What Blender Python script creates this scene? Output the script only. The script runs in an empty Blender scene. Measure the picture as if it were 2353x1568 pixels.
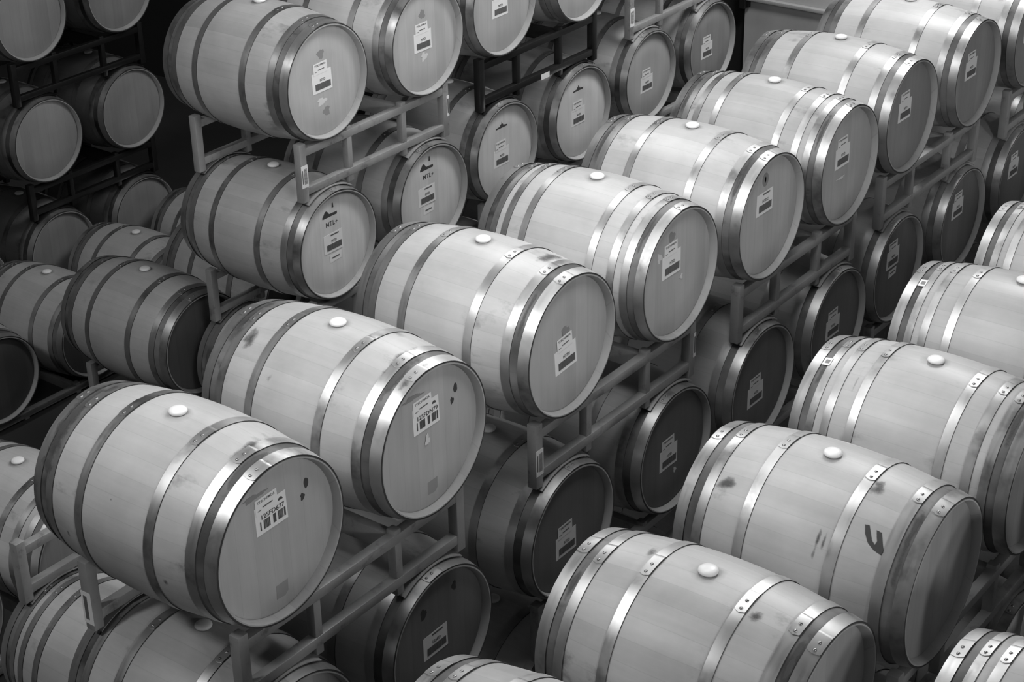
import bpy, bmesh, math, random
from mathutils import Vector, Matrix
random.seed(7)
S = bpy.context.scene
C = S.collection
PI = math.pi
Z0 = 2.75                      # height of the top tier's barrel axes (middle row) above the floor

# ------------------------------------------------------------------ camera
cam_d = bpy.data.cameras.new('camera')
cam_d.sensor_fit = 'HORIZONTAL'; cam_d.sensor_width = 36.0
cam_d.lens = 4109.34 / 2353.0 * 36.0
cam_d.clip_end = 100
cam = bpy.data.objects.new('camera', cam_d); C.objects.link(cam)
rt = Vector((0.80024379, 0.59941148, -0.01776932))
dn = Vector((0.26272639, -0.37708108, -0.88813552))
fw = Vector((-0.5390591, 0.70605647, -0.45923801))
M = Matrix(((rt.x, -dn.x, -fw.x, 4.33676203), (rt.y, -dn.y, -fw.y, -3.71294211),
            (rt.z, -dn.z, -fw.z, 3.52330286 + Z0), (0, 0, 0, 1)))
cam.matrix_world = M
S.camera = cam

# ------------------------------------------------------------------ light
w = bpy.data.worlds.new('world'); S.world = w; w.use_nodes = True
w.node_tree.nodes['Background'].inputs[0].default_value = (1, 1, 1, 1)
w.node_tree.nodes['Background'].inputs[1].default_value = 0.012
def area(name, loc, size, power, target=None, sizey=None, spread=PI):
    d = bpy.data.lights.new(name, 'AREA'); d.energy = power
    d.shape = 'RECTANGLE' if sizey else 'DISK'; d.size = size
    if sizey: d.size_y = sizey
    d.spread = spread
    o = bpy.data.objects.new(name, d); C.objects.link(o); o.location = loc
    t = Vector(target) if target else Vector((loc[0], loc[1], 0))
    o.rotation_euler = (t - Vector(loc)).to_track_quat('-Z', 'Y').to_euler()
    return o
area('lamp_light_stack', (-1.2, 3.5, 5.2), 1.4, 33.4, (0, 2.5, 2.4))
area('lamp_light_near', (-0.2, -0.5, 5.2), 1.4, 35.2, (0, 2.5, 2.4))
area('lamp_light_middle', (1, 1.5, 5.2), 1.4, 41.0, (0, 2.5, 2.4))
area('lamp_light_right', (1, 3.5, 5.2), 1.4, 8.2, (0, 2.5, 2.4))
area('lamp_light_aisle', (12, 0, 6.5), 1.4, 208.8, (0, 2.5, 2.4))
area('lamp_light_aisle', (12, -5, 6.5), 1.4, 325.6, (0, 2.5, 2.4))
area('lamp_light_left', (-4, -7, 11.5), 1.4, 361.5, (0, 2.5, 2.4))
area('lamp_light_far', (0, 7.5, 8), 1.4, 197.3, (0, 2.5, 2.4))
area('lamp_light_wall', (-0.6, 6.6, 5.6), 1.0, 70, (-1.8, 8.7, 2.2))  # unseen fill added to brighten the pale back wall

S.view_settings.view_transform = 'Standard'; S.view_settings.look = 'None'
S.view_settings.gamma = 1.0; S.view_settings.use_curve_mapping = False
S.view_settings.exposure = 0.0

# ------------------------------------------------------------------ materials
def mat(name):
    m = bpy.data.materials.new(name); m.use_nodes = True
    nt = m.node_tree; b = nt.nodes['Principled BSDF']
    return m, nt, b
def N(nt, t, **kw):
    n = nt.nodes.new(t)
    for k, v in kw.items():
        if k.startswith('i_'): n.inputs[int(k[2:])].default_value = v
        else: setattr(n, k, v)
    return n
def mth(nt, op, a, b=None, c=None):
    n = nt.nodes.new('ShaderNodeMath'); n.operation = op
    for i, v in enumerate((a, b, c)):
        if v is None: continue
        if hasattr(v, 'links'): nt.links.new(v, n.inputs[i])
        else: n.inputs[i].default_value = v
    return n.outputs[0]
def ramp(nt, x, stops):
    n = nt.nodes.new('ShaderNodeValToRGB'); e = n.color_ramp.elements
    while len(e) < len(stops): e.new(0.5)
    for k, (p, v) in enumerate(stops): e[k].position = p; e[k].color = (v, v, v, 1)
    nt.links.new(x, n.inputs[0]); return n.outputs[0]
def noise(nt, vec, scale, detail=3, rough=.5, mp=None):
    if mp:
        m = nt.nodes.new('ShaderNodeMapping'); m.inputs['Scale'].default_value = mp
        nt.links.new(vec, m.inputs[0]); vec = m.outputs[0]
    n = nt.nodes.new('ShaderNodeTexNoise'); n.inputs['Scale'].default_value = scale
    n.inputs['Detail'].default_value = detail; n.inputs['Roughness'].default_value = rough
    nt.links.new(vec, n.inputs['Vector']); return n.outputs[0]
def offset_coords(nt):
    """object coordinates, and a copy shifted by a random amount per object"""
    tc = nt.nodes.new('ShaderNodeTexCoord'); oi = nt.nodes.new('ShaderNodeObjectInfo')
    r = oi.outputs['Random']
    cv = nt.nodes.new('ShaderNodeCombineXYZ')
    for i, k in enumerate((17.3, 29.1, 41.7)): nt.links.new(mth(nt, 'MULTIPLY', r, k), cv.inputs[i])
    ad = nt.nodes.new('ShaderNodeVectorMath'); ad.operation = 'ADD'
    nt.links.new(tc.outputs['Object'], ad.inputs[0]); nt.links.new(cv.outputs[0], ad.inputs[1])
    return tc.outputs['Object'], ad.outputs[0], r
def grey(m, v, rough=.5, metal=0., spec=None):
    b = m.node_tree.nodes['Principled BSDF']
    b.inputs['Base Color'].default_value = (v, v, v, 1); b.inputs['Roughness'].default_value = rough
    b.inputs['Metallic'].default_value = metal
    if spec is not None: b.inputs['Specular IOR Level'].default_value = spec

def wood_staves(name, base, dirt):
    m, nt, b = mat(name); L = nt.links
    oc, rc, r = offset_coords(nt)
    sx = nt.nodes.new('ShaderNodeSeparateXYZ'); L.new(oc, sx.inputs[0])
    x, y, z = sx.outputs
    ang = mth(nt, 'ARCTAN2', y, z)
    u = mth(nt, 'ADD', mth(nt, 'MULTIPLY', ang, 30 / (2 * PI)), mth(nt, 'MULTIPLY', r, 7.0))
    idx = mth(nt, 'FLOOR', u); fr = mth(nt, 'FRACT', u)
    wn = nt.nodes.new('ShaderNodeTexWhiteNoise'); wn.noise_dimensions = '2D'
    cv = nt.nodes.new('ShaderNodeCombineXYZ'); L.new(idx, cv.inputs[0]); L.new(mth(nt, 'MULTIPLY', r, 91.0), cv.inputs[1])
    L.new(cv.outputs[0], wn.inputs[0])
    tone = mth(nt, 'MULTIPLY_ADD', wn.outputs[0], .13, .935)
    edge = mth(nt, 'MINIMUM', fr, mth(nt, 'SUBTRACT', 1.0, fr))
    gap = ramp(nt, edge, [(0.0, .88), (0.03, 1.0)])
    g = mth(nt, 'MULTIPLY_ADD', noise(nt, rc, 1.0, 5, .6, (2.2, 42, 42)), .22, .89)
    bl = mth(nt, 'MULTIPLY_ADD', noise(nt, rc, 3.2, 5, .62), .60, .70)
    st = ramp(nt, noise(nt, rc, 4.6, 5, .62, (1.0, 1.6, 1.6)), [(dirt, 1.0), (dirt + .10, .48)])
    # grime gathers by the hoops and the ends
    ax = mth(nt, 'ABSOLUTE', x)
    near = ramp(nt, ax, [(0.10, 0.0), (0.20, 1.0), (0.26, .35), (0.34, 1.0)])
    stain = mth(nt, 'SUBTRACT', 1.0, mth(nt, 'MULTIPLY', near, mth(nt, 'SUBTRACT', 1.0, st)))
    # ring of spilled wine round the bung
    d = nt.nodes.new('ShaderNodeVectorMath'); d.operation = 'DISTANCE'; L.new(oc, d.inputs[0])
    d.inputs[1].default_value = (0, 0, .376)
    ring = ramp(nt, mth(nt, 'ADD', d.outputs['Value'], mth(nt, 'MULTIPLY', noise(nt, rc, 14, 2), .05)),
                [(0.058, .68), (0.085, 1.0)])
    obj_tone = mth(nt, 'MULTIPLY_ADD', mth(nt, 'FRACT', mth(nt, 'MULTIPLY', r, 13.7)), .14, .93)
    gz = ramp(nt, ax, [(0.372, 0.0), (0.388, 1.0)])
    gn = ramp(nt, noise(nt, rc, 2.6, 3, .6, (.5, 1, 1)), [(.34, .55), (.58, 1.0)])
    grime = mth(nt, 'SUBTRACT', 1.0, mth(nt, 'MULTIPLY', mth(nt, 'MULTIPLY', gz, gn), .88))
    v = mth(nt, 'MULTIPLY', base, grime)
    for t in (tone, gap, g, bl, stain, ring, obj_tone): v = mth(nt, 'MULTIPLY', v, t)
    L.new(v, b.inputs['Base Color'])
    b.inputs['Roughness'].default_value = .42; b.inputs['Specular IOR Level'].default_value = .5
    bp = nt.nodes.new('ShaderNodeBump'); bp.inputs['Strength'].default_value = .25; bp.inputs['Distance'].default_value = .002
    L.new(mth(nt, 'MULTIPLY', gap, g), bp.inputs['Height']); L.new(bp.outputs[0], b.inputs['Normal'])
    return m
def wood_head(name, base):
    m, nt, b = mat(name); L = nt.links
    oc, rc, r = offset_coords(nt)
    sx = nt.nodes.new('ShaderNodeSeparateXYZ'); L.new(oc, sx.inputs[0]); y = sx.outputs[1]
    u = mth(nt, 'ADD', mth(nt, 'DIVIDE', y, .085), mth(nt, 'MULTIPLY', r, 5.0))
    idx = mth(nt, 'FLOOR', u); fr = mth(nt, 'FRACT', u)
    wn = nt.nodes.new('ShaderNodeTexWhiteNoise'); wn.noise_dimensions = '2D'
    cv = nt.nodes.new('ShaderNodeCombineXYZ'); L.new(idx, cv.inputs[0]); L.new(mth(nt, 'MULTIPLY', r, 57.0), cv.inputs[1])
    L.new(cv.outputs[0], wn.inputs[0])
    tone = mth(nt, 'MULTIPLY_ADD', wn.outputs[0], .14, .93)
    edge = mth(nt, 'MINIMUM', fr, mth(nt, 'SUBTRACT', 1.0, fr))
    gap = ramp(nt, edge, [(0.0, .86), (0.02, 1.0)])
    g = mth(nt, 'MULTIPLY_ADD', noise(nt, rc, 1.0, 4, .6, (30, 34, 2.0)), .26, .87)
    bl = mth(nt, 'MULTIPLY_ADD', noise(nt, rc, 4.0, 3, .5), .26, .87)
    obj_tone = mth(nt, 'MULTIPLY_ADD', mth(nt, 'FRACT', mth(nt, 'MULTIPLY', r, 23.1)), .12, .94)
    v = base
    for t in (tone, gap, g, bl, obj_tone): v = mth(nt, 'MULTIPLY', v, t)
    L.new(v, b.inputs['Base Color']); b.inputs['Roughness'].default_value = .6
    b.inputs['Specular IOR Level'].default_value = .3
    return m
def steel_hoop(name):
    m, nt, b = mat(name); L = nt.links
    oc, rc, r = offset_coords(nt)
    n1 = noise(nt, rc, 5.0, 4, .6); n2 = noise(nt, rc, 1.0, 3, .5, (60, 6, 6))
    L.new(ramp(nt, n1, [(.30, .20), (.46, .44), (.7, .54)]), b.inputs['Base Color'])
    b.inputs['Metallic'].default_value = .82
    L.new(mth(nt, 'MULTIPLY_ADD', n2, .20, .29), b.inputs['Roughness'])
    return m
def painted_steel(name, v, rough, chips):
    m, nt, b = mat(name); L = nt.links
    oc, rc, r = offset_coords(nt)
    L.new(ramp(nt, noise(nt, rc, 11, 4, .65), [(.28, v * .55), (.42, v), (.70, v * 1.12), (.74 + chips, v * .5)]), b.inputs['Base Color'])
    b.inputs['Roughness'].default_value = rough; b.inputs['Metallic'].default_value = .25
    return m
M_ST = wood_staves('oak_staves', .425, .60)
M_STD = wood_staves('aged_oak_staves', .17, .60)  # shade of the far left row put into the stave colour
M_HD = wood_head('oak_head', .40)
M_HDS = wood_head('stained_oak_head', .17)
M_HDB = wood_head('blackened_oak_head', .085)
M_HDP = wood_head('pale_oak_head', .62)
M_HDD = wood_head('darker_oak_head', .27)  # shade on the dimly lit heads put into the wood colour
M_CHIME = wood_head('oak_end_grain', .36)
M_EDGE = mat('dull_hoop_edge')[0]; grey(M_EDGE, .05, .6, .3)  # shade on the hoops' side faces painted as a dark colour
M_HOOP = steel_hoop('galvanised_hoop_steel')
M_RACK = painted_steel('grey_rack_paint', .33, .45, .1)
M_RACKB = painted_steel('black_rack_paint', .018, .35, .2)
M_BUNG = mat('white_silicone')[0]; grey(M_BUNG, .82, .35)
M_PAPER = mat('label_paper')[0]; grey(M_PAPER, .80, .55)
M_INK = mat('label_ink')[0]; grey(M_INK, .07, .6)
M_INKG = mat('barcode_grey_ink')[0]; grey(M_INKG, .13, .6)
M_BRAND = mat('burnt_brand_mark')[0]; grey(M_BRAND, .05, .8)
M_FADE = mat('faded_brand_mark')[0]; grey(M_FADE, .24, .8)
M_CHALK = mat('chalk_smudge')[0]; grey(M_CHALK, .62, .9)
M_RIVET = mat('rivet_steel')[0]; grey(M_RIVET, .28, .35, .8)
def concrete(name, v):
    m, nt, b = mat(name)
    tc = nt.nodes.new('ShaderNodeTexCoord')
    nt.links.new(ramp(nt, noise(nt, tc.outputs['Object'], 1.3, 6, .6), [(.3, v * .8), (.7, v * 1.15)]), b.inputs['Base Color'])
    b.inputs['Roughness'].default_value = .75; return m
M_FLOOR = concrete('floor_concrete', .04)
M_WALL = concrete('painted_wall', .50)
M_DARK = concrete('dark_wall_paint', .015)  # darkness of the unlit room put into the colour

# ------------------------------------------------------------------ mesh helpers
def link(name, me, m, parent=None, loc=None):
    o = bpy.data.objects.new(name, me); C.objects.link(o)
    if m and not me.materials: me.materials.append(m)
    if parent: o.parent = parent
    if loc: o.location = loc
    return o
def finish(bm, name, m, smooth=True, angle=35):
    bmesh.ops.recalc_face_normals(bm, faces=bm.faces)
    me = bpy.data.meshes.new(name); bm.to_mesh(me); bm.free()
    if smooth:
        me.shade_smooth(); me.set_sharp_from_angle(angle=math.radians(angle))
    me.materials.append(m); return me
def revolve(bm, prof, seg=88, closed=True):
    """prof = list of (x, r), revolved about x"""
    rings = []
    for x, r in prof:
        rings.append([bm.verts.new((x, r * math.sin(2 * PI * k / seg), r * math.cos(2 * PI * k / seg))) for k in range(seg)])
    n = len(rings)
    for i in range(n if closed else n - 1):
        a, b = rings[i], rings[(i + 1) % n]
        for k in range(seg):
            bm.faces.new((a[k], a[(k + 1) % seg], b[(k + 1) % seg], b[k]))
    return rings
def box(bm, lo, hi, mx=None):
    vs = [bm.verts.new((x, y, z)) for x in (lo[0], hi[0]) for y in (lo[1], hi[1]) for z in (lo[2], hi[2])]
    if mx:
        for v in vs: v.co = mx @ v.co
    f = [bm.faces.new([vs[i] for i in q]) for q in ((0, 1, 3, 2), (4, 6, 7, 5), (0, 4, 5, 1), (2, 3, 7, 6), (0, 2, 6, 4), (1, 5, 7, 3))]
    return vs, f
def tube(bm, p, q, wy, wz, bev=.005):
    """rectangular steel tube from p to q (axis aligned), section wy x wz"""
    p, q = Vector(p), Vector(q); d = q - p
    ax = max(range(3), key=lambda i: abs(d[i]))
    o = [i for i in range(3) if i != ax]
    h = [0, 0, 0]; h[o[0]] = wy / 2; h[o[1]] = wz / 2
    lo = [min(p[i], q[i]) - h[i] for i in range(3)]; hi = [max(p[i], q[i]) + h[i] for i in range(3)]
    vs, f = box(bm, lo, hi)
    bmesh.ops.bevel(bm, geom=list({e for ff in f for e in ff.edges}), offset=bev, segments=2, affect='EDGES', profile=.5)

# ------------------------------------------------------------------ barrel
LEN, R, RH = .95, .3759, .3235
def prof(x): return RH + (R - RH) * (1 - (2 * x / LEN) ** 2)
T = .0035
def body_mesh():
    bm = bmesh.new(); h = LEN / 2; n = 26
    outer = [(-h + LEN * i / n, prof(-h + LEN * i / n) - T) for i in range(n + 1)]
    outer[0] = (-h + .003, outer[0][1] - .001); outer[-1] = (h - .003, outer[-1][1] - .001)
    rr = RH - T
    p = outer + [(h, rr - .004), (h, rr - .009), (h - .003, rr - .011), (h - .031, rr - .018),
                 (h - .058, rr - .020), (h - .3, R - .034), (-h + .3, R - .034), (-h + .058, rr - .020),
                 (-h + .031, rr - .018), (-h + .003, rr - .011), (-h, rr - .009), (-h, rr - .004)]
    revolve(bm, p)
    me = finish(bm, 'staves', M_ST); me.materials.append(M_CHIME)
    for q in me.polygons:                     # end grain and croze of the staves
        r = math.hypot(q.center.y, q.center.z)
        if abs(q.center.x) > h - .06 and r < rr - .0052: q.material_index = 1
    return me
def head_mesh(sgn):
    bm = bmesh.new(); h = LEN / 2 - .030; r = RH - .0218; seg = 64
    c = bm.verts.new((sgn * (h - .002), 0, 0)); prev = None
    for rr, dx in ((r * .5, .0015), (r - .012, 0), (r, -.006), (r, -.026)):
        ring = [bm.verts.new((sgn * (h + dx), rr * math.sin(2 * PI * k / seg), rr * math.cos(2 * PI * k / seg))) for k in range(seg)]
        for k in range(seg):
            if prev is None: bm.faces.new((c, ring[k], ring[(k + 1) % seg]))
            else: bm.faces.new((prev[k], prev[(k + 1) % seg], ring[(k + 1) % seg], ring[k]))
        prev = ring
    bm.faces.new(prev)
    return finish(bm, 'head', M_HD)
def hoop_mesh(x0, x1, a0, flip):
    """steel hoop from x0 to x1 with an overlapping riveted end at angle a0"""
    bm = bmesh.new(); n = 5
    xs = [x0 + (x1 - x0) * i / n for i in range(n + 1)]
    pr = [(x, prof(x) + .0005) for x in xs]
    revolve(bm, pr + [(x, prof(x) - .006) for x in reversed(xs)])
    # overlapping tongue
    seg = 18; a1 = .30 * (1 if not flip else -1); rows = []
    for k in range(seg + 1):
        t = k / seg; a = a0 + a1 * t
        cut = 0.0
        if t < .09: cut = (1 - math.sqrt(max(0, 1 - (1 - t / .09) ** 2))) * .42
        row = []
        for lift in (.0026, -.001):
            for i in range(n + 1):
                x = x0 + (x1 - x0) * (cut + (1 - 2 * cut) * i / n)
                fade = lift if (t < .9 or lift < 0) else lift * (1 - t) / .1
                r = prof(x) + .0004 + fade
                row.append(bm.verts.new((x, r * math.sin(a), r * math.cos(a))))
        rows.append(row)
    for a, b in zip(rows, rows[1:]):
        for i in range(n):
            bm.faces.new((a[i], a[i + 1], b[i + 1], b[i]))
        bm.faces.new((a[0], b[0], b[n + 1], a[n + 1])); bm.faces.new((a[n], a[2 * n + 1], b[2 * n + 1], b[n]))
    for row in (rows[0],):
        for i in range(n): bm.faces.new((row[i], row[n + 1 + i], row[n + 2 + i], row[i + 1]))
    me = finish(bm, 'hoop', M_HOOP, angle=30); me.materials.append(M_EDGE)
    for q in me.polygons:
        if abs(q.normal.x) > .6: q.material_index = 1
    return me
def rivet_mesh():
    bm = bmesh.new()
    bmesh.ops.create_uvsphere(bm, u_segments=10, v_segments=6, radius=.0068, matrix=Matrix.Diagonal((1, 1, .6, 1)))
    return finish(bm, 'rivet', M_RIVET)
RIVET = rivet_mesh()
def bung_mesh():
    bm = bmesh.new(); seg = 28; prev = None
    pts = [(.022, -.03), (.024, 0.0), (.0325, .003), (.0345, .008), (.0335, .013), (.028, .017), (.018, .0195), (.008, .0205)]
    for r, z in pts:
        ring = [bm.verts.new((r * math.cos(2 * PI * k / seg), r * math.sin(2 * PI * k / seg), z)) for k in range(seg)]
        if prev:
            for k in range(seg): bm.faces.new((prev[k], prev[(k + 1) % seg], ring[(k + 1) % seg], ring[k]))
        else: bm.faces.new(ring)
        prev = ring
    bm.faces.new(prev); return finish(bm, 'bung', M_BUNG, angle=50)
BODY = body_mesh(); HEADF = head_mesh(1); HEADB = head_mesh(-1); BUNG = bung_mesh()
H6 = [(.424, .4735), (.345, .386), (.160, .200)]
H8 = [(.427, .4735), (.358, .393), (.288, .324), (.175, .212)]
HOOPS = {}
def hoops_for(scheme, var):
    key = (scheme, var)
    if key not in HOOPS:
        rnd = random.Random(var * 31 + len(scheme)); out = []
        for (a, b) in (H6 if scheme == '6' else H8):
            for s in (1, -1):
                x0, x1 = (a, b) if s > 0 else (-b, -a)
                base = {0: -.30, 1: -.18, 2: -.05}[var % 3] + rnd.uniform(-.07, .07)
                out.append((hoop_mesh(x0, x1, base, False), (x0 + x1) / 2, base))
        HOOPS[key] = out
    return HOOPS[key]
def make_barrel_proto(scheme, var, detail):
    root = bpy.data.objects.new('wine_barrel', None); C.objects.link(root)
    root.empty_display_size = .1
    up = (0, 0, R)
    link('staves', BODY, None, root, up)
    link('head', HEADF, None, root, up); link('head', HEADB, None, root, up)
    for hm, x, base in hoops_for(scheme, var):
        h = link('hoop', hm, None, root, up)
        if detail:
            for da in (.045, .145):
                a = base + da; r = prof(x) + .0028
                q = link('rivet', RIVET, None, h, (x, r * math.sin(a), r * math.cos(a))); q.rotation_euler = (-a, 0, 0)
    link('bung', BUNG, None, root, (0, 0, 2 * R - .004))
    return root
PROTO = {}
used = set()
def copy_tree(o, parent=None):
    c = o.copy(); C.objects.link(c); c.parent = parent
    for ch in o.children: copy_tree(ch, c)
    return c
G_ALL = {}
def barrel(x, y, z, label, scheme='6', var=0, yaw=0., group='oak wine barrels on the steel racks', detail=True):
    key = (scheme, var, detail)
    if key not in PROTO: PROTO[key] = make_barrel_proto(scheme, var, detail)
    src = PROTO[key]
    if key in used:
        o = src.copy(); C.objects.link(o)
        for ch in list(src.children):
            if ch.get('mark'): continue
            c = ch.copy(); C.objects.link(c); c.parent = o
            for g in ch.children:
                d = g.copy(); C.objects.link(d); d.parent = c
    else: o = src; used.add(key)
    o.location = (x, y, z + Z0 - R); o.rotation_euler = (0, 0, yaw)
    o['label'] = label; o['category'] = 'barrel'; o['group'] = group
    return o

# ------------------------------------------------------------------ marks on the barrel heads (in the head's y, z plane)
XF = LEN / 2 - .030
def mark(o): o['mark'] = 1; return o
def sheet(name, m, parent, pts, x, thick=.0006):
    bm = bmesh.new()
    a = [bm.verts.new((x, p[0], p[1])) for p in pts]; b = [bm.verts.new((x + thick, p[0], p[1])) for p in pts]
    bm.faces.new(a); bm.faces.new(list(reversed(b)))
    for k in range(len(pts)):
        j = (k + 1) % len(pts); bm.faces.new((a[k], a[j], b[j], b[k]))
    return mark(link(name, finish(bm, name, m, False), None, parent))
TXT = {}
def text_mesh(txt, size, m):
    key = (txt, size, m.name)
    if key in TXT: return TXT[key]
    cu = bpy.data.curves.new('lettering', 'FONT'); cu.body = txt; cu.size = size
    cu.extrude = .0003; cu.align_x = 'CENTER'; cu.align_y = 'CENTER'; cu.space_character = 1.05; cu.offset = size * .012
    ob = bpy.data.objects.new('lettering', cu); C.objects.link(ob)
    dg = bpy.context.evaluated_depsgraph_get()
    me = bpy.data.meshes.new_from_object(ob.evaluated_get(dg)); me.name = 'lettering'
    bpy.data.objects.remove(ob); bpy.data.curves.remove(cu)
    me.materials.clear(); me.materials.append(m); TXT[key] = me; return me
# font plane (x right, y up) -> head plane (y right, z up), facing +x
FACE = Matrix(((0, 0, 1, 0), (1, 0, 0, 0), (0, 1, 0, 0), (0, 0, 0, 1)))
def lettering(name, parent, txt, size, y, z, x, m, rot=0.):
    o = mark(link(name, text_mesh(txt, size, m), None, parent))
    o.matrix_local = Matrix.Translation((x, y, z)) @ Matrix.Rotation(rot, 4, 'X') @ FACE
    return o
BARC = {}
def barcode_mesh(wd, ht, sparse):
    key = (round(wd, 3), round(ht, 3), sparse)
    if key in BARC: return BARC[key]
    bm = bmesh.new(); rnd = random.Random(int(wd * 1000) + 5)
    def bar(a, b): box(bm, (0, a, -ht / 2), (.0005, b, ht / 2))
    if sparse:
        for a, b, dens in ((-.50, -.46, 1), (-.36, -.10, .62), (.02, .13, 1), (.22, .42, .8), (.46, .52, 1)):
            y = a
            while y < b - .004:
                wv = rnd.choice((.018, .03, .045)) if dens < 1 else b - a
                bar(y * wd, min(y + wv, b) * wd); y += wv + .014
    else:
        y = -.5
        while y < .495:
            wv = rnd.choice((.010, .014, .022, .030)); bar(y * wd, min(y + wv, .5) * wd); y += wv + rnd.choice((.006, .009))
    BARC[key] = finish(bm, 'barcode', M_INK if sparse else M_INKG, False); return BARC[key]
def head_label(parent, y, z, code=None, top=None, style='double', tilt=0., low=False):
    """paper sticker with its barcode, y/z = centre of the lower sheet on the head"""
    x = XF + .001
    holder = sheet('label', M_PAPER, parent, [(-.079, -.058), (.079, -.058), (.077, .060), (-.079, .056)], 0)
    holder.location = (x, y, z + R); holder.rotation_euler = (tilt, 0, 0)
    if style == 'near':       # the two nearest: big code over a broken barcode
        bc = mark(link('barcode', barcode_mesh(.125, .036, True), None, holder)); bc.location = (.0014, .004, -.024)
        t = lettering('label_text', holder, code, .026, .006, .008, .0016, M_INK); t.scale = (1.06, 1, 1)
        em = sheet('label_emblem', M_INK, holder, [(.036, .032), (.062, .032), (.058, .041), (.049, .045), (.040, .040)], .0008)
    else:
        bc = mark(link('barcode', barcode_mesh(.122, .036, False), None, holder)); bc.location = (.0014, .006, -.024)
        lettering('label_text', holder, code or 'NTDI', .020, .005, .010, .0016, M_INKG)
    if style in ('double', 'near'):
        up = sheet('upper_label', M_PAPER, parent, [(-.056, -.032), (.056, -.032), (.054, .032), (-.054, .032)], 0)
        up.location = (x + .0009, y - (.020 if style == 'near' else .008), z + R + (.056 if style == 'near' else .078)); up.rotation_euler = (tilt + .03, 0, 0)
        lettering('label_text', up, top or 'TTBCHPMDA', .0145, 0, .018, .0010, M_INKG)
        sheet('label_text', M_INKG, up, [(-.020, -.010), (.030, -.010), (.030, -.005), (-.020, -.005)], .0008)
        for k in range(3):
            sheet('label_text', M_INKG, up, [(-.045, -.016 - k * .0), (-.028, -.016), (-.028, -.013), (-.045, -.013)], .0008) if k == 0 else None
    else:
        sheet('label_text', M_INKG, holder, [(-.020, .042), (.048, .042), (.048, .050), (-.020, .050)], .0008)
    if low:
        lo = sheet('lower_label', M_PAPER, parent, [(-.050, -.024), (.044, -.020), (.050, .024), (-.050, .022)], 0)
        lo.location = (x, y + .012, z + R - .096); lo.rotation_euler = (.02, 0, 0)
        sheet('label_text', M_INKG, lo, [(-.032, -.002), (.030, -.002), (.030, .006), (-.032, .006)], .0008)
    return holder
def stamp(parent, name, y, z, pts, m, label=None):
    o = sheet(name, m, parent, pts, 0, .0004); o.location = (XF + .0012, y, z + R)
    if label: o['label'] = label
    return o
def ell(a, b, n=18, rot=0):
    return [(a * math.cos(2 * PI * k / n) * math.cos(rot) - b * math.sin(2 * PI * k / n) * math.sin(rot),
             a * math.cos(2 * PI * k / n) * math.sin(rot) + b * math.sin(2 * PI * k / n) * math.cos(rot)) for k in range(n)]
def blotch(a, b, seed, n=26, amp=.3):
    rnd = random.Random(seed); ph = [rnd.uniform(0, 6) for _ in range(4)]
    out = []
    for k in range(n):
        t = 2 * PI * k / n
        s = 1 + amp * (math.sin(3 * t + ph[0]) * .5 + math.sin(5 * t + ph[1]) * .3 + math.sin(9 * t + ph[2]) * .25)
        out.append((a * s * math.cos(t), b * s * math.sin(t)))
    return out
def near_marks(b, k):
    stamp(b, 'tasting_port', .166, .153, blotch(.012, .021, k, 20, .12), M_BRAND, 'dark oval port in the head')
    stamp(b, 'tasting_port', .143, .106, blotch(.011, .015, k + 3, 16, .3), M_BRAND, 'small dark square port')
    stamp(b, 'cooper_stamp', .003, -.214, [(-.030, -.030), (.012, -.034), (.030, -.020), (.032, .028), (-.028, .026)], M_FADE, 'faded square cooper stamp')
    stamp(b, 'cooper_stamp', -.090, .222, blotch(.055, .010, k + 7, 24, .5), M_FADE)
def castle(b, m=M_BRAND):
    stamp(b, 'emblem', -.028, .178, [(-.062, -.014), (.055, -.014), (.060, -.004), (.018, .002), (.012, .012), (.006, .014), (.003, .026), (-.001, .026), (-.004, .012), (-.014, .010), (-.018, .0), (-.062, -.006)], m, 'black roofline emblem')
def chateau(b, k):
    stamp(b, 'emblem', -.034, .196, [(-.060, -.020), (.060, -.020), (.062, -.004), (-.004, -.002), (-.014, .012), (-.026, .022), (-.038, .020), (-.050, .004), (-.062, -.010)], M_BRAND, 'black arched emblem')
    stamp(b, 'emblem', -.006, .238, [(-.007, -.014), (.007, -.014), (.004, .014), (-.004, .014)], M_BRAND)
    lettering('brand_text', b, 'MTL+', .040, -.022, .132 + R, XF + .0012, M_BRAND)
def square_stamp(b, y=-.018, z=.158, k=1):
    stamp(b, 'cooper_stamp', y, z, blotch(.026, .026, k, 24, .35), M_FADE, 'dark smudged square stamp')
def chalk(b, y, z, k=1, a=.034, bb=.020):
    stamp(b, 'chalk_smudge', y, z, blotch(a, bb, k, 26, .5), M_CHALK, 'pale chalk smudge')

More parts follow.
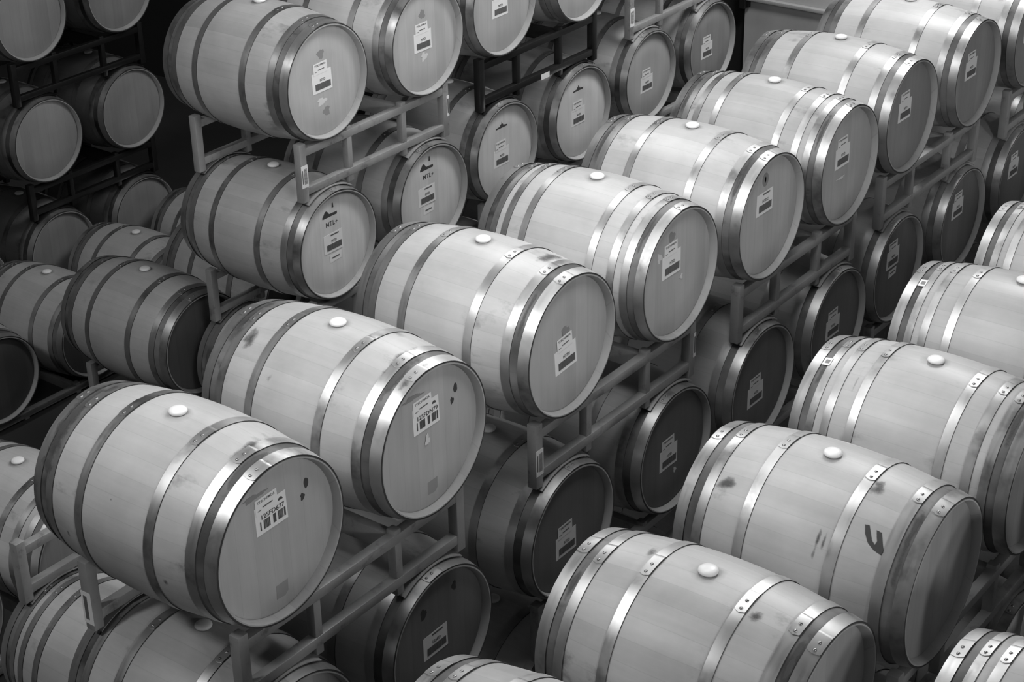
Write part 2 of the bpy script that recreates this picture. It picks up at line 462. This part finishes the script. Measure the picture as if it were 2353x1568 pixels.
# ------------------------------------------------------------------ rack
RACKM = {}
XR = .405
RC = prof(XR - .0225)                          # barrel radius at the inner edge of a rail
def rack_parts(pitch, leg, m, hs):
    key = (round(pitch, 3), round(leg, 3), m.name, round(hs, 3))
    if key in RACKM: return RACKM[key]
    zt = -(RC + .0015) - .0225                 # top rail, just under the barrels it carries
    zb = -(pitch - RC - .008) + .0225 if not leg else zt - .225
    ft = -(pitch - .312) if not leg else -leg
    yo, yi = hs + .192, hs - .193
    t = .045; out = []
    def add(nm, p, q, a, b, bev=.005):
        bm = bmesh.new(); tube(bm, p, q, a, b, bev); out.append((nm, finish(bm, nm, m)))
    for sx in (1, -1):
        add('rail', (sx * XR, -yo + .022, zt), (sx * XR, yo - .022, zt), t, t)
        add('rail', (sx * XR, -yo + .022, zb), (sx * XR, yo - .022, zb), t, t)
        for y in (-yo, yo): add('post', (sx * XR, y, ft), (sx * XR, y, -.312), .05, .05)
        for y in (-yi, yi): add('post', (sx * XR - sx * .002, y, ft), (sx * XR - sx * .002, y, -.325), .044, .040)
        if not leg:                            # curved saddles that sit on the barrels below
            for yc in (-hs, hs):
                bm = bmesh.new(); n = 14; am = .56; pv = None
                for k in range(n + 1):
                    a = -am + 2 * am * k / n; row = []
                    for dx, rr in ((-.03, 0), (.03, 0), (.03, .0035), (-.03, .0035)):
                        xx = XR * sx + dx; r = prof(xx) + .0105 + rr
                        row.append(bm.verts.new((xx, yc + r * math.sin(a), -pitch + r * math.cos(a))))
                    if pv:
                        for i in range(4): bm.faces.new((pv[i], pv[(i + 1) % 4], row[(i + 1) % 4], row[i]))
                    else: bm.faces.new(row)
                    pv = row
                bm.faces.new(pv); out.append(('saddle', finish(bm, 'saddle', m)))
        else: add('rail', (sx * XR, -yo, -leg + .04), (sx * XR, yo, -leg + .04), t, t)
    for y in (-yi, yi): add('fork_channel', (-XR + .02, y, zt - .024), (XR - .02, y, zt - .024), .048, .085, .006)
    RACKM[key] = out; return out
def rack(x, ym, z, label, pitch=.9425, leg=0, m=None, tag=(), group='steel two-barrel racks', hs=.43):
    m = m or M_RACK
    root = bpy.data.objects.new('barrel_rack', None); C.objects.link(root); root.empty_display_size = .1
    foot = leg if leg else pitch - .312
    root.location = (x, ym, z + Z0 - foot); so = hs + .192 - .622
    for nm, me in rack_parts(pitch, leg, m, hs): link(nm, me, None, root, (0, 0, foot))
    root['label'] = label; root['category'] = 'rack'; root['group'] = group
    for (face, yy) in tag:                     # barcode stickers wrapped on a post
        if face != 'rail': yy += so if yy > 0 else -so
        bm = bmesh.new()
        if face == 'front': box(bm, (.4302, yy - .026, -.565), (.4312, yy + .026, -.435))
        elif face == 'side': box(bm, (-.432, yy - .0262, -.60), (-.378, yy - .0252, -.45))
        elif face == 'right': box(bm, (.380, yy + .0252, -.53), (.4312, yy + .0262, -.40)); box(bm, (.4302, yy + .005, -.53), (.4312, yy + .026, -.40))
        elif face == 'rail': box(bm, (.4277, yy - .045, -.622), (.4287, yy + .045, -.585))
        s = link('label', finish(bm, 'label', M_PAPER, False), None, root, (0, 0, foot)); s['label'] = 'white paper sticker'
        bm = bmesh.new(); rnd = random.Random(3)
        if face == 'front':
            zz = -.545
            while zz < -.455:
                h = rnd.choice((.002, .004)); box(bm, (.4311, yy - .006, zz), (.4318, yy + .018, zz + h)); zz += h + .002
            box(bm, (.4311, yy - .020, -.54), (.4318, yy - .013, -.46))
        elif face == 'side': box(bm, (-.42, yy - .0268, -.58), (-.40, yy - .0260, -.47))
        elif face == 'right': box(bm, (.4311, yy + .010, -.51), (.4318, yy + .022, -.42))
        else: bm.free(); continue
        link('barcode', finish(bm, 'barcode', M_INKG, False), None, s)
    return root

# ------------------------------------------------------------------ setting
def struct(name, lo, hi, m):
    bm = bmesh.new(); box(bm, lo, hi); o = link(name, finish(bm, name, m, False), None); o['kind'] = 'structure'; return o
struct('floor', (-13, -9, -.2), (11, 8.9, 0), M_FLOOR)
struct('wall_back', (-2.69, 8.7, 0), (11, 8.9, 12), M_WALL)
struct('wall_rear', (-13, 8.75, 0), (-2.69, 8.9, 12), M_DARK)  # near-black wall standing in for the dark opening beside the pale one
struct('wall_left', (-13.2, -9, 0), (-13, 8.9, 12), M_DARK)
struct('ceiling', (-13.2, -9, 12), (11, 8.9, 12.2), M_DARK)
bm = bmesh.new()
tube(bm, (-2.66, 8.675, Z0 - .682), (6.0, 8.675, Z0 - .682), .05, .03, .004)
tr = link('trim_1', finish(bm, 'trim_1', M_WALL), None); tr['kind'] = 'structure'
bm = bmesh.new()
box(bm, (-2.70, 8.62, Z0 - .76), (-2.655, 8.70, Z0 - .30)); box(bm, (-2.655, 8.66, Z0 - .755), (-2.64, 8.70, Z0 - .30))
tr = link('wall_bracket', finish(bm, 'wall_bracket', M_RACKB, False), None)
tr['label'] = 'small dark upright bracket at the left end of the pale wall, top edge'; tr['category'] = 'bracket'

# ------------------------------------------------------------------ middle row
AX = [(-.01, 0), (-.01, .858), (-.03, 1.816), (-.03, 2.684), (-.017, 3.503), (-.017, 4.327), (-.07, 5.178), (-.07, 6.067), (-.07, 6.93), (-.07, 7.75)]
ALAB = ['largest near oak barrel at bottom left, label reading 12SFD677 on its head',
        'near oak barrel, label reading 12SFDN79 and white half-moon scrape on its head',
        'pale oak barrel with NTDI label and grey smear above it on the head',
        'eight-hooped pale oak barrel over the right half of the labelled grey rack',
        'oak barrel with black drips by its front hoops and small round emblem on head',
        'eight-hooped pale oak barrel with loose shiny end hoop and chalk scrawl on head',
        'oak barrel with shiny dimpled end hoop, top tier before the last two heads',
        'oak barrel at upper right, shiny end hoop, in front of the cropped corner barrel',
        'oak barrel cropped by the right top corner, with a dim head label',
        'oak barrel cropped by the top right corner, farthest of the middle top tier']
ASC = ['6', '6', '6', '8', '6', '8', '6', '6', '6', '6']
ANICK = ['the largest near barrel', 'the barrel with the half-moon scrape', 'the NTDI-labelled barrel', 'the eight-hooped barrel over the labelled rack', 'the black-dripped barrel', 'the chalk-scrawled barrel',
         'the dimpled-hoop barrel', 'the upper right barrel', 'the right corner barrel', 'the farthest corner barrel']
AV = [0, 0, 1, 2, 1, 2, 1, 2, 1, 0]
LEV_SC = ['6', '6', '6', '6', '6', '6', '6', '6', '6', '6']
A = []
for i, (x, y) in enumerate(AX):
    A.append(barrel(x, y, 0, ALAB[i], ASC[i], AV[i], group='top tier barrels of the middle row'))
LX = list(AX)
LLAB = ['oak barrel with white bung under the big near barrel, cut by the bottom edge',
        'dark-headed oak barrel with two black spots above its tilted label, bottom centre',
        'dark-headed barrel under the stickered rack post, label half hidden by the front row',
        'dark-headed barrel, the second under the labelled rack, small pale dab below its label',
        'dark-headed barrel with broad bright end hoop, right below a short rack post',
        'dark-headed barrel with two bright hoop glints, its label cut by a pale barrel top',
        'dark-headed barrel with two stickers and a bright hoop glint, lower tier right',
        'dark-headed barrel in the lower tier, its faint label left of the tall thin rack post',
        'dim barrel head with a faint label at the right edge, lower tier',
        'dim barrel beyond the right edge in the lower tier']
L = []
for i, (x, y) in enumerate(LX):
    L.append(barrel(x, y, -.9425, LLAB[i], LEV_SC[i], i % 3, group='second tier barrels of the middle row'))
for i, (x, y) in enumerate(LX):
    barrel(x, y, -1.885, 'oak barrel in the dark bottom tier below ' + ANICK[i], '6', i % 3, group='bottom tier barrels of the middle row', detail=False)
RL = ['grey steel rack holding up the two biggest near barrels, scratched front rails',
      'grey steel rack with barcode sticker on its front post, below centre of the photo',
      'grey steel rack right of centre with a light glint on its top rail',
      'grey steel rack in shade at upper right under the dimpled-hoop barrel',
      'grey steel rack cropped by the right edge near the top corner']
for k in range(5):
    ym = (AX[2 * k][1] + AX[2 * k + 1][1]) / 2; xm = (AX[2 * k][0] + AX[2 * k + 1][0]) / 2; hs = (AX[2 * k + 1][1] - AX[2 * k][1]) / 2
    tg = {0: (('side', -.622),), 1: (('front', -.622), ('right', .622))}.get(k, ())
    rack(xm, ym, 0, RL[k], tag=tg, hs=hs, group='upper racks of the middle row')
    rack(xm, ym, -.9425, 'grey steel rack between the second and bottom tiers under ' + ANICK[2 * k], hs=hs, group='lower racks of the middle row')
    rack(xm, ym, -1.885, 'grey steel floor rack far below ' + ANICK[2 * k], leg=.865, hs=hs, group='floor racks of the middle row')
head_label(A[0], -.016, .118, '12SFD677', style='near', tilt=.02); near_marks(A[0], 1)
head_label(A[1], -.016, .112, '12SFDN79', style='near', tilt=.02); near_marks(A[1], 5); chalk(A[1], -.015, .004, 9, .013, .024)
head_label(A[2], -.018, -.055, 'NTDI', style='double', tilt=.07); square_stamp(A[2], -.02, .07, 4)
head_label(A[3], -.048, .065, 'NTD', style='double'); chalk(A[3], -.15, .13, 3, .018, .022); square_stamp(A[3], -.05, .2, 8); chalk(A[3], .04, -.03, 6, .012, .014)
head_label(A[4], -.038, .085, 'NTDC', style='single'); stamp(A[4], 'emblem', -.04, .205, ell(.03, .036), M_FADE, 'faint round emblem'); stamp(A[4], 'emblem', -.04, .205, ell(.006, .016), M_BRAND)
head_label(A[5], -.045, .060, 'NTD', style='double'); chalk(A[5], -.05, -.06, 2, .04, .007)
head_label(A[6], -.052, .050, 'NTD', style='double')
head_label(A[7], -.057, .040, 'NTD', style='double')
head_label(A[8], -.050, .040, 'NTD', style='double', low=True)
head_label(L[1], -.022, -.016, '12SFD', style='single')
stamp(L[1], 'tasting_port', -.09, .16, blotch(.018, .026, 4, 20, .3), M_BRAND); stamp(L[1], 'tasting_port', .11, .19, blotch(.014, .022, 6, 20, .3), M_BRAND)
for k, (yy, zz) in {2: (-.022, -.06), 3: (-.03, -.03), 4: (-.034, -.05), 5: (-.017, -.01), 6: (-.04, .08), 7: (-.04, .08), 8: (-.04, .06)}.items():
    head_label(L[k], yy, zz, 'NTD', style='double', low=(k in (6,)))
chalk(L[3], .03, -.13, 3, .012, .014)

# ------------------------------------------------------------------ right front row
BX = [(1.90, -.36), (1.891, .525), (1.872, 1.425), (1.868, 2.302), (1.863, 3.201), (1.88, 4.06)]
BLAB = ['pale oak barrel top just entering at the bottom edge, centre',
        'largest pale oak barrel at bottom right with white bung and dark head',
        'pale oak barrel with black U-shaped mark and long dark drips on its side',
        'eight-hooped pale oak barrel with small white square sticker by its rear hoops',
        'eight-hooped pale stickered barrel at the right edge with its bung at the frame',
        'pale oak barrel cut off by the right edge, highest of the right front row']
BNICK = ['the bottom edge barrel', 'the largest pale barrel', 'the U-marked barrel', 'the first stickered barrel', 'the stickered barrel at the right edge', 'the highest right barrel']
BSC = ['6', '6', '6', '8', '8', '8']; BV = [2, 0, 1, 1, 1, 1]
B = []
ZB = -.2252
for i, (x, y) in enumerate(BX):
    B.append(barrel(x, y, ZB, BLAB[i], BSC[i], BV[i], group='top tier barrels of the right front row'))
    for t in (1, 2):
        barrel(x - .0, y, ZB - .94 * t, 'oak barrel in shade %s under %s in front' % (('one tier', 'two tiers')[t - 1], BNICK[i]), '6', (i + t) % 3, group='lower tier barrels of the right front row', detail=(t == 1 and i > 2))
for k in range(3):
    ym = (BX[2 * k][1] + BX[2 * k + 1][1]) / 2; xm = (BX[2 * k][0] + BX[2 * k + 1][0]) / 2; hs = (BX[2 * k + 1][1] - BX[2 * k][1]) / 2
    for t in (0, 1):
        rack(xm, ym, ZB - .94 * t, 'grey steel rack in shade under %s, %s' % (BNICK[2 * k], ('upper one', 'lower one')[t]), pitch=.94, hs=hs, group='racks of the right front row')
    rack(xm, ym, ZB - 1.88, 'grey steel floor rack far below ' + BNICK[2 * k], leg=Z0 + ZB - 1.88, hs=hs, group='floor racks of the right front row')
# next row in front: one corner of it shows
CY = [-.17, .711, 1.60, 2.46, 3.38, 4.24, 5.16, 6.02]
for k, y in enumerate(CY):
    for t in range(3):
        if k == 1: lab = 'pale oak barrel with many rivets cut by the bottom right corner' if t == 0 else 'oak barrel stacked %s under the bottom right corner barrel' % ('directly', 'two tiers')[t - 1]
        else: lab = 'oak barrel of the nearest row out of frame, stack %s, tier %s' % (('one', 'two', 'three', 'four', 'five', 'six', 'seven', 'eight')[k], ('three', 'two', 'one')[t])
        barrel(3.165, y, ZB - .94 * t, lab, '8' if k == 1 and t == 0 else '6', (k + t) % 3, group='barrels of the nearest row', detail=(k == 1 and t == 0))
        if k % 2: rack(3.165, (y + CY[k - 1]) / 2, ZB - .94 * t, 'grey steel rack of the nearest row outside the frame, pair %s, tier %s' % (('one', 'two', 'three', 'four')[k // 2], ('three', 'two', 'one')[t]), pitch=.94, leg=(Z0 + ZB - 1.88) if t == 2 else 0, hs=(y - CY[k - 1]) / 2, group='racks of the nearest row')
# side marks on the right front row
def side_patch(parent, name, m, x, a, outline, label=None, lift=.0012):
    """thin patch wrapped on the barrel's flank; outline in (along x, along circumference) metres"""
    cx = sum(p[0] for p in outline) / len(outline); cy = sum(p[1] for p in outline) / len(outline)
    bm = bmesh.new(); rings = []
    for s in (1.0, .66, .33):
        ring = []
        for u, v in outline:
            xx = x + cx + (u - cx) * s; rr = prof(xx) - T + lift; aa = a + (cy + (v - cy) * s) / rr
            ring.append(bm.verts.new((xx, rr * math.sin(aa), rr * math.cos(aa))))
        rings.append(ring)
    n = len(outline)
    for p, q in zip(rings, rings[1:]):
        for k in range(n): bm.faces.new((p[k], p[(k + 1) % n], q[(k + 1) % n], q[k]))
    bm.faces.new(rings[-1])
    o = mark(link(name, finish(bm, name, m), None, parent, (0, 0, R)))
    if label: o['label'] = label
    return o
for b in (B[3], B[4]):
    side_patch(b, 'sticker', M_PAPER, -.405, -.42, [(-.018, -.020), (.018, -.020), (.018, .020), (-.018, .020)], 'small white square sticker', .006)
    side_patch(b, 'sticker_print', M_FADE, -.405, -.42, [(-.008, -.010), (.012, -.010), (.012, .008), (-.008, .010)], None, .0068)
def inside(p, poly):
    x, y = p; c = False
    for (x1, y1), (x2, y2) in zip(poly, poly[1:] + poly[:1]):
        if (y1 > y) != (y2 > y) and x < (x2 - x1) * (y - y1) / (y2 - y1) + x1: c = not c
    return c
def brand(parent, x, a, poly, label, st=.0018):
    """mark burnt or painted on the flank: fine cells inside the outline, wrapped on the staves"""
    bm = bmesh.new(); V = {}
    us = [p[0] for p in poly]; vs = [p[1] for p in poly]
    def vert(i, j):
        if (i, j) not in V:
            xx = x + min(us) + i * st; rr = prof(xx) - T + .0012; aa = a + (min(vs) + j * st) / rr
            V[(i, j)] = bm.verts.new((xx, rr * math.sin(aa), rr * math.cos(aa)))
        return V[(i, j)]
    for i in range(int((max(us) - min(us)) / st) + 1):
        for j in range(int((max(vs) - min(vs)) / st) + 1):
            if inside((min(us) + (i + .5) * st, min(vs) + (j + .5) * st), poly):
                bm.faces.new((vert(i, j), vert(i + 1, j), vert(i + 1, j + 1), vert(i, j + 1)))
    o = mark(link('brand_mark', finish(bm, 'brand_mark', M_BRAND), None, parent, (0, 0, R))); o['label'] = label
brand(B[2], .300, -.775, [(-0.0507, 0.0401), (-0.0354, 0.0425), (-0.0071, -0.0047), (0.0083, -0.0165), (0.0106, -0.0024), (-0.0059, 0.0354), (0.0142, 0.033), (0.0437, -0.026), (0.0401, -0.0425), (0.0106, -0.0354), (-0.0165, -0.0189), (-0.0378, 0.0094)], 'black U-shaped mark')
def stain_material():
    m, nt, b = mat('wine_stain'); L = nt.links
    b.inputs['Base Color'].default_value = (.07, .07, .07, 1); b.inputs['Roughness'].default_value = .6
    at = nt.nodes.new('ShaderNodeAttribute'); at.attribute_name = 'fade'
    oc, rc, r = offset_coords(nt)
    n = noise(nt, rc, 16, 5, .65)
    v = mth(nt, 'MULTIPLY_ADD', at.outputs['Fac'], 1.5, mth(nt, 'MULTIPLY_ADD', n, 2.2, -1.75))
    al = ramp(nt, v, [(.02, 0.0), (.75, .85)])
    L.new(al, b.inputs['Alpha']); return m
M_STAIN = stain_material()
def stain(b, x, a, hu, hv, k=1., lift=.0014, slant=0.):
    """irregular spill on the flank, hu along the barrel, hv round it (metres)"""
    bm = bmesh.new(); n = 18; V = []
    for i in range(n + 1):
        row = []
        for j in range(n + 1):
            u = -1 + 2 * i / n; v = -1 + 2 * j / n
            xx = x + u * hu + v * slant; rr = prof(xx) - T + lift; aa = a + v * hv / rr
            row.append((bm.verts.new((xx, rr * math.sin(aa), rr * math.cos(aa))), max(0., 1 - math.hypot(u, v)) * k))
        V.append(row)
    fade = [q[1] for row in V for q in row]
    for i in range(n):
        for j in range(n): bm.faces.new((V[i][j][0], V[i + 1][j][0], V[i + 1][j + 1][0], V[i][j + 1][0]))
    me = finish(bm, 'stain', M_STAIN); at = me.attributes.new('fade', 'FLOAT', 'POINT')
    for i, f in enumerate(fade): at.data[i].value = f
    return mark(link('stain', me, None, b, (0, 0, R)))
stain(B[2], -.300, -.73, .060, .045, 1.0, slant=.02)
stain(B[2], .112, -.98, .014, .12, .9); stain(B[2], .135, -.95, .012, .10, .8)
stain(B[2], .225, -.24, .045, .07, 1.0); stain(B[2], .408, -.55, .020, .16, 1.2); stain(B[2], .408, -1.0, .020, .12, 1.0)
stain(B[2], -.36, -.35, .03, .09, .8)
stain(B[1], .232, -.27, .040, .045, 1.1); stain(B[1], -.405, -.60, .022, .16, 1.0); stain(B[1], .408, -.52, .022, .18, 1.3)
stain(B[1], -.225, .02, .035, .05, .8); stain(B[1], .15, -.30, .04, .08, .6)
stain(B[3], -.405, -.62, .022, .10, 1.0); stain(B[3], -.24, -.62, .015, .13, .8); stain(B[3], .410, -.52, .022, .14, 1.3)
stain(A[2], .300, .20, .060, .16, .9); stain(A[2], -.380, -.57, .020, .18, 1.1); stain(A[2], .405, -.75, .016, .2, 1.1)
stain(A[4], .39, -.45, .028, .10, 1.3); stain(A[4], .16, -.63, .014, .09, .7); stain(A[4], .405, -.8, .018, .2, 1.2)
stain(A[4], -.40, -.6, .02, .2, 1.2); stain(A[3], .405, -.62, .016, .2, 1.1); stain(A[3], -.42, -.7, .03, .2, .9)
stain(A[5], .41, -.75, .016, .2, 1.2); stain(A[5], -.41, -.7, .03, .16, .9)
stain(A[1], -.30, -.55, .07, .12, .8); stain(A[1], .40, -.35, .03, .22, 1.2); stain(A[1], .345, -.15, .03, .2, .9, .0055); stain(A[1], .445, -.3, .03, .2, .8, .0055)
stain(A[1], -.40, -.2, .07, .3, .9, .0055); stain(A[1], -.11, -.9, .06, .06, .5)
stain(A[0], .41, -.25, .028, .24, 1.2); stain(A[0], .345, -.02, .03, .16, .9, .0055); stain(A[0], .445, -.15, .03, .14, .8, .0055)
stain(A[0], -.40, -.5, .07, .5, 1.1, .0055); stain(A[0], -.265, -1.72, .016, .03, .9); stain(A[0], .243, -1.75, .02, .03, .8); stain(A[0], -.02, -1.1, .01, .01, 1.0)
stain(A[6], -.40, -.55, .03, .2, 1.2, .0055)

# ------------------------------------------------------------------ tall left-centre row
FX = [(-2.545, 3.082), (-2.545, 3.944), (-2.618, 4.777), (-2.618, 5.622), (-2.66, 6.52), (-2.66, 7.36)]
MX = FX
ZF, ZM, ZQ = .3283, -.6387, -1.606
FLAB = ['oak barrel on top of the tall stack at upper left, chalk smudge under its label',
        'oak barrel on the tall stack beside the top left one, stained lower head rim',
        'oak barrel with striped head and label cut by the top edge, above the black rack',
        'oak barrel head cut by the top edge over the right part of the black rack',
        'oak barrel above the frame over the far sticker post', 'oak barrel above the frame at the far end of the tall stack']
MLAB = ['oak barrel with MTL+ brand and emblem, left one under the light grey rack',
        'oak barrel with MTL+ brand, right one under the light grey rack, bright hoop glint',
        'oak barrel with pale head and roofline emblem, left one under the black rack',
        'oak barrel with palest head and roofline emblem, right one under the black rack',
        'plain-headed oak barrel with one label under the far sticker post',
        'last oak barrel of the tall stack, beside the bare back wall']
F = []; MM = []
for i in range(6):
    F.append(barrel(FX[i][0], FX[i][1], ZF, FLAB[i], '6', (i + 1) % 3, group='top tier barrels of the tall stack'))
    MM.append(barrel(MX[i][0], MX[i][1], ZM, MLAB[i], '6', (i + 2) % 3, group='second tier barrels of the tall stack'))
    barrel(MX[i][0], MX[i][1], ZQ, 'oak barrel low in the tall stack, column %s from the left' % ('one', 'two', 'three', 'four', 'five', 'six')[i], '6', i % 3, group='bottom tier barrels of the tall stack', detail=False)
FR = ['light grey steel rack with stickers on both end posts, above the MTL+ barrels', 'black steel rack in the tall stack with one small white sticker',
      'grey steel rack at far end of the tall stack with stickered post']
for k in range(3):
    ym = (MX[2 * k][1] + MX[2 * k + 1][1]) / 2; xm = (MX[2 * k][0] + MX[2 * k + 1][0]) / 2; hs = (MX[2 * k + 1][1] - MX[2 * k][1]) / 2
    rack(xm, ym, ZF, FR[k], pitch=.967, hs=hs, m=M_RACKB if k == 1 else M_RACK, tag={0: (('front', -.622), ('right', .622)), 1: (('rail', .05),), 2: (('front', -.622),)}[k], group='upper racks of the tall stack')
    rack(xm, ym, ZM, 'grey steel rack low in the tall stack under the %s pair' % ('left', 'middle', 'far')[k], pitch=.967, hs=hs, m=M_RACK, group='lower racks of the tall stack')
    rack(xm, ym, ZQ, 'grey steel floor rack of the tall stack under the %s pair' % ('left', 'middle', 'far')[k], leg=Z0 + ZQ, hs=hs, group='floor racks of the tall stack')
head_label(F[0], -.020, .005, 'NTD', style='double', tilt=.02); square_stamp(F[0], k=2); chalk(F[0], -.032, -.107, 4); square_stamp(F[0], .0, -.17, 6)
head_label(F[1], -.020, .0, 'NTD', style='double'); square_stamp(F[1], k=5); chalk(F[1], -.012, -.094, 8, .028, .024)
head_label(F[2], -.019, -.02, 'NTD', style='double')
for k in (3, 4, 5): head_label(F[k], -.019, 0, 'NTD', style='double')
head_label(MM[0], -.018, .016, 'NTD', style='single', low=True); chateau(MM[0], 1)
head_label(MM[1], -.042, .012, 'NTD', style='single', low=True); chateau(MM[1], 2)
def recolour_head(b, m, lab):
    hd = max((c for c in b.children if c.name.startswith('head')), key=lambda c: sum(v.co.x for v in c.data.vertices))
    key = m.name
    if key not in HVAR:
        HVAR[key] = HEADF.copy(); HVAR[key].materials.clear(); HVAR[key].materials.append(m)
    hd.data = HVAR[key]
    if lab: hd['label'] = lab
HVAR = {}
for b in (MM[0], MM[1], MM[2], MM[3]): recolour_head(b, M_HDP, 'pale oak head boards')
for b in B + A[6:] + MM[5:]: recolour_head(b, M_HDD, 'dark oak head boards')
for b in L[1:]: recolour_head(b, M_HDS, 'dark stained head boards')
head_label(MM[2], -.036, -.030, 'NTD', style='double'); castle(MM[2])
head_label(MM[3], -.029, -.015, 'NTD', style='double'); castle(MM[3])
head_label(MM[4], -.020, -.055, 'NTD', style='double')
head_label(MM[5], -.045, -.030, 'NTD', style='double')

# ------------------------------------------------------------------ left side, lower and farther rows
Q = barrel(-2.53, 1.05, ZQ, 'oak barrel at the left edge with bright hoop glints, behind the big near barrel', '8', 1, group='barrels behind the near barrels')
barrel(-2.53, .18, ZQ, 'oak barrel beyond the left edge, behind the big near barrel', '6', 1, group='barrels behind the near barrels outside the frame')
rack(-2.53, .615, ZQ, 'grey steel floor rack behind the big near barrel', leg=Z0 + ZQ, group='floor racks of the left rows')
K0 = barrel(-1.02, .39, -1.47, 'dim oak barrel with dark double hoops at lower left, under the empty rack', '8', 0, group='barrels back to back with the middle row')
barrel(-1.02, 1.27, -1.47, 'dim oak barrel hidden behind the lower left ones', '6', 0, group='barrels back to back with the middle row')
rack(-1.02, .83, -1.47 + .9425, 'empty grey steel rack at the lower left edge', group='empty racks')
rack(-1.02, .83, -1.47, 'grey steel floor rack at lower left', leg=Z0 - 1.47, group='floor racks of the left rows')
HL = ['oak barrel with white bung and black head at left, before the thin rack post', 'oak barrel mostly hidden behind the MTL+ barrels at left']
for i, y in enumerate((2.88, 3.74)):
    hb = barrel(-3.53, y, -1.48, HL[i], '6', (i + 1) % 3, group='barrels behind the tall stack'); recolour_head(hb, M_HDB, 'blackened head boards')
rack(-3.53, 3.31, -1.48, 'grey steel rack under the black-headed barrel at left', leg=Z0 - 1.48, group='floor racks of the left rows')
EL = ['dark-headed barrel at the left edge with a label cut by the frame', 'oak barrel with white bung at far left, left of the black-headed barrel',
      'oak barrel with white bung behind the black-headed barrel at left', 'oak barrel far behind the MTL+ barrels, hardly seen']
EB = []
for i, y in enumerate((2.80, 3.66, 4.53, 5.39)):
    EB.append(barrel(-5.55, y, -2.35 + .01, EL[i], '6', i % 3, group='low barrels at far left'))
head_label(EB[0], -.16, .05, 'NTD', style='double')
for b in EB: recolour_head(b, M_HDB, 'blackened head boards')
for k, ym in enumerate((3.23, 4.96)):
    rack(-5.55, ym, -2.34, 'low grey floor rack at far left, %s one' % ('nearer', 'farther')[k], leg=Z0 - 2.34 + .0, group='low floor racks at far left')
GL = {(0, 3): 'dim barrel head at the top left corner', (0, 4): 'dim barrel head at the top edge, second from the left corner',
      (1, 3): 'dim barrel head at left, nearest of the lone pair in the dark', (1, 4): 'dim striped barrel head right of the lone left one, by the tall stack'}
ZG = [.62, -.34, -1.30, -2.22]
GN = ['nearest the left edge', 'second from the left edge', 'beside the tall stack', 'outside the frame']
for t, z in enumerate(ZG):
    for j, y in enumerate((3.47, 4.345, 5.205, 2.61)):
        if t == 0: lab = 'oak barrel above the frame in the dark far left row, ' + GN[j]
        elif (t, j) in ((1, 1), (1, 2)): lab = GL[(0, 2 + j)]
        elif (t, j) in ((2, 1), (2, 2)): lab = GL[(1, 2 + j)]
        elif t == 3: lab = 'nearly black barrel head low in the far left row, ' + GN[j]
        else: lab = 'unlit oak barrel left of the frame, %s tier of the dark row, %s one' % ('upper' if t == 1 else 'middle', 'nearer' if j == 3 else 'farther')
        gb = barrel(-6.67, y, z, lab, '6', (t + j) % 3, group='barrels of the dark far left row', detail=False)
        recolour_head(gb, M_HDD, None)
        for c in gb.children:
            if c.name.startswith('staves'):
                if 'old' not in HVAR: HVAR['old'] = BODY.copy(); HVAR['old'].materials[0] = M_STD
                c.data = HVAR['old']  # these staves carry the row's shade in their colour
for k, ym in enumerate((3.04, 4.775)):
    for t in range(4):
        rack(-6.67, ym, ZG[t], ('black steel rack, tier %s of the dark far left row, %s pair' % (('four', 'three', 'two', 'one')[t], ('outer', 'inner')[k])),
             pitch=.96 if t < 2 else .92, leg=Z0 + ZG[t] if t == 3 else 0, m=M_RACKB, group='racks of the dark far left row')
for o in bpy.data.objects:
    if 'mark' in o: del o['mark']
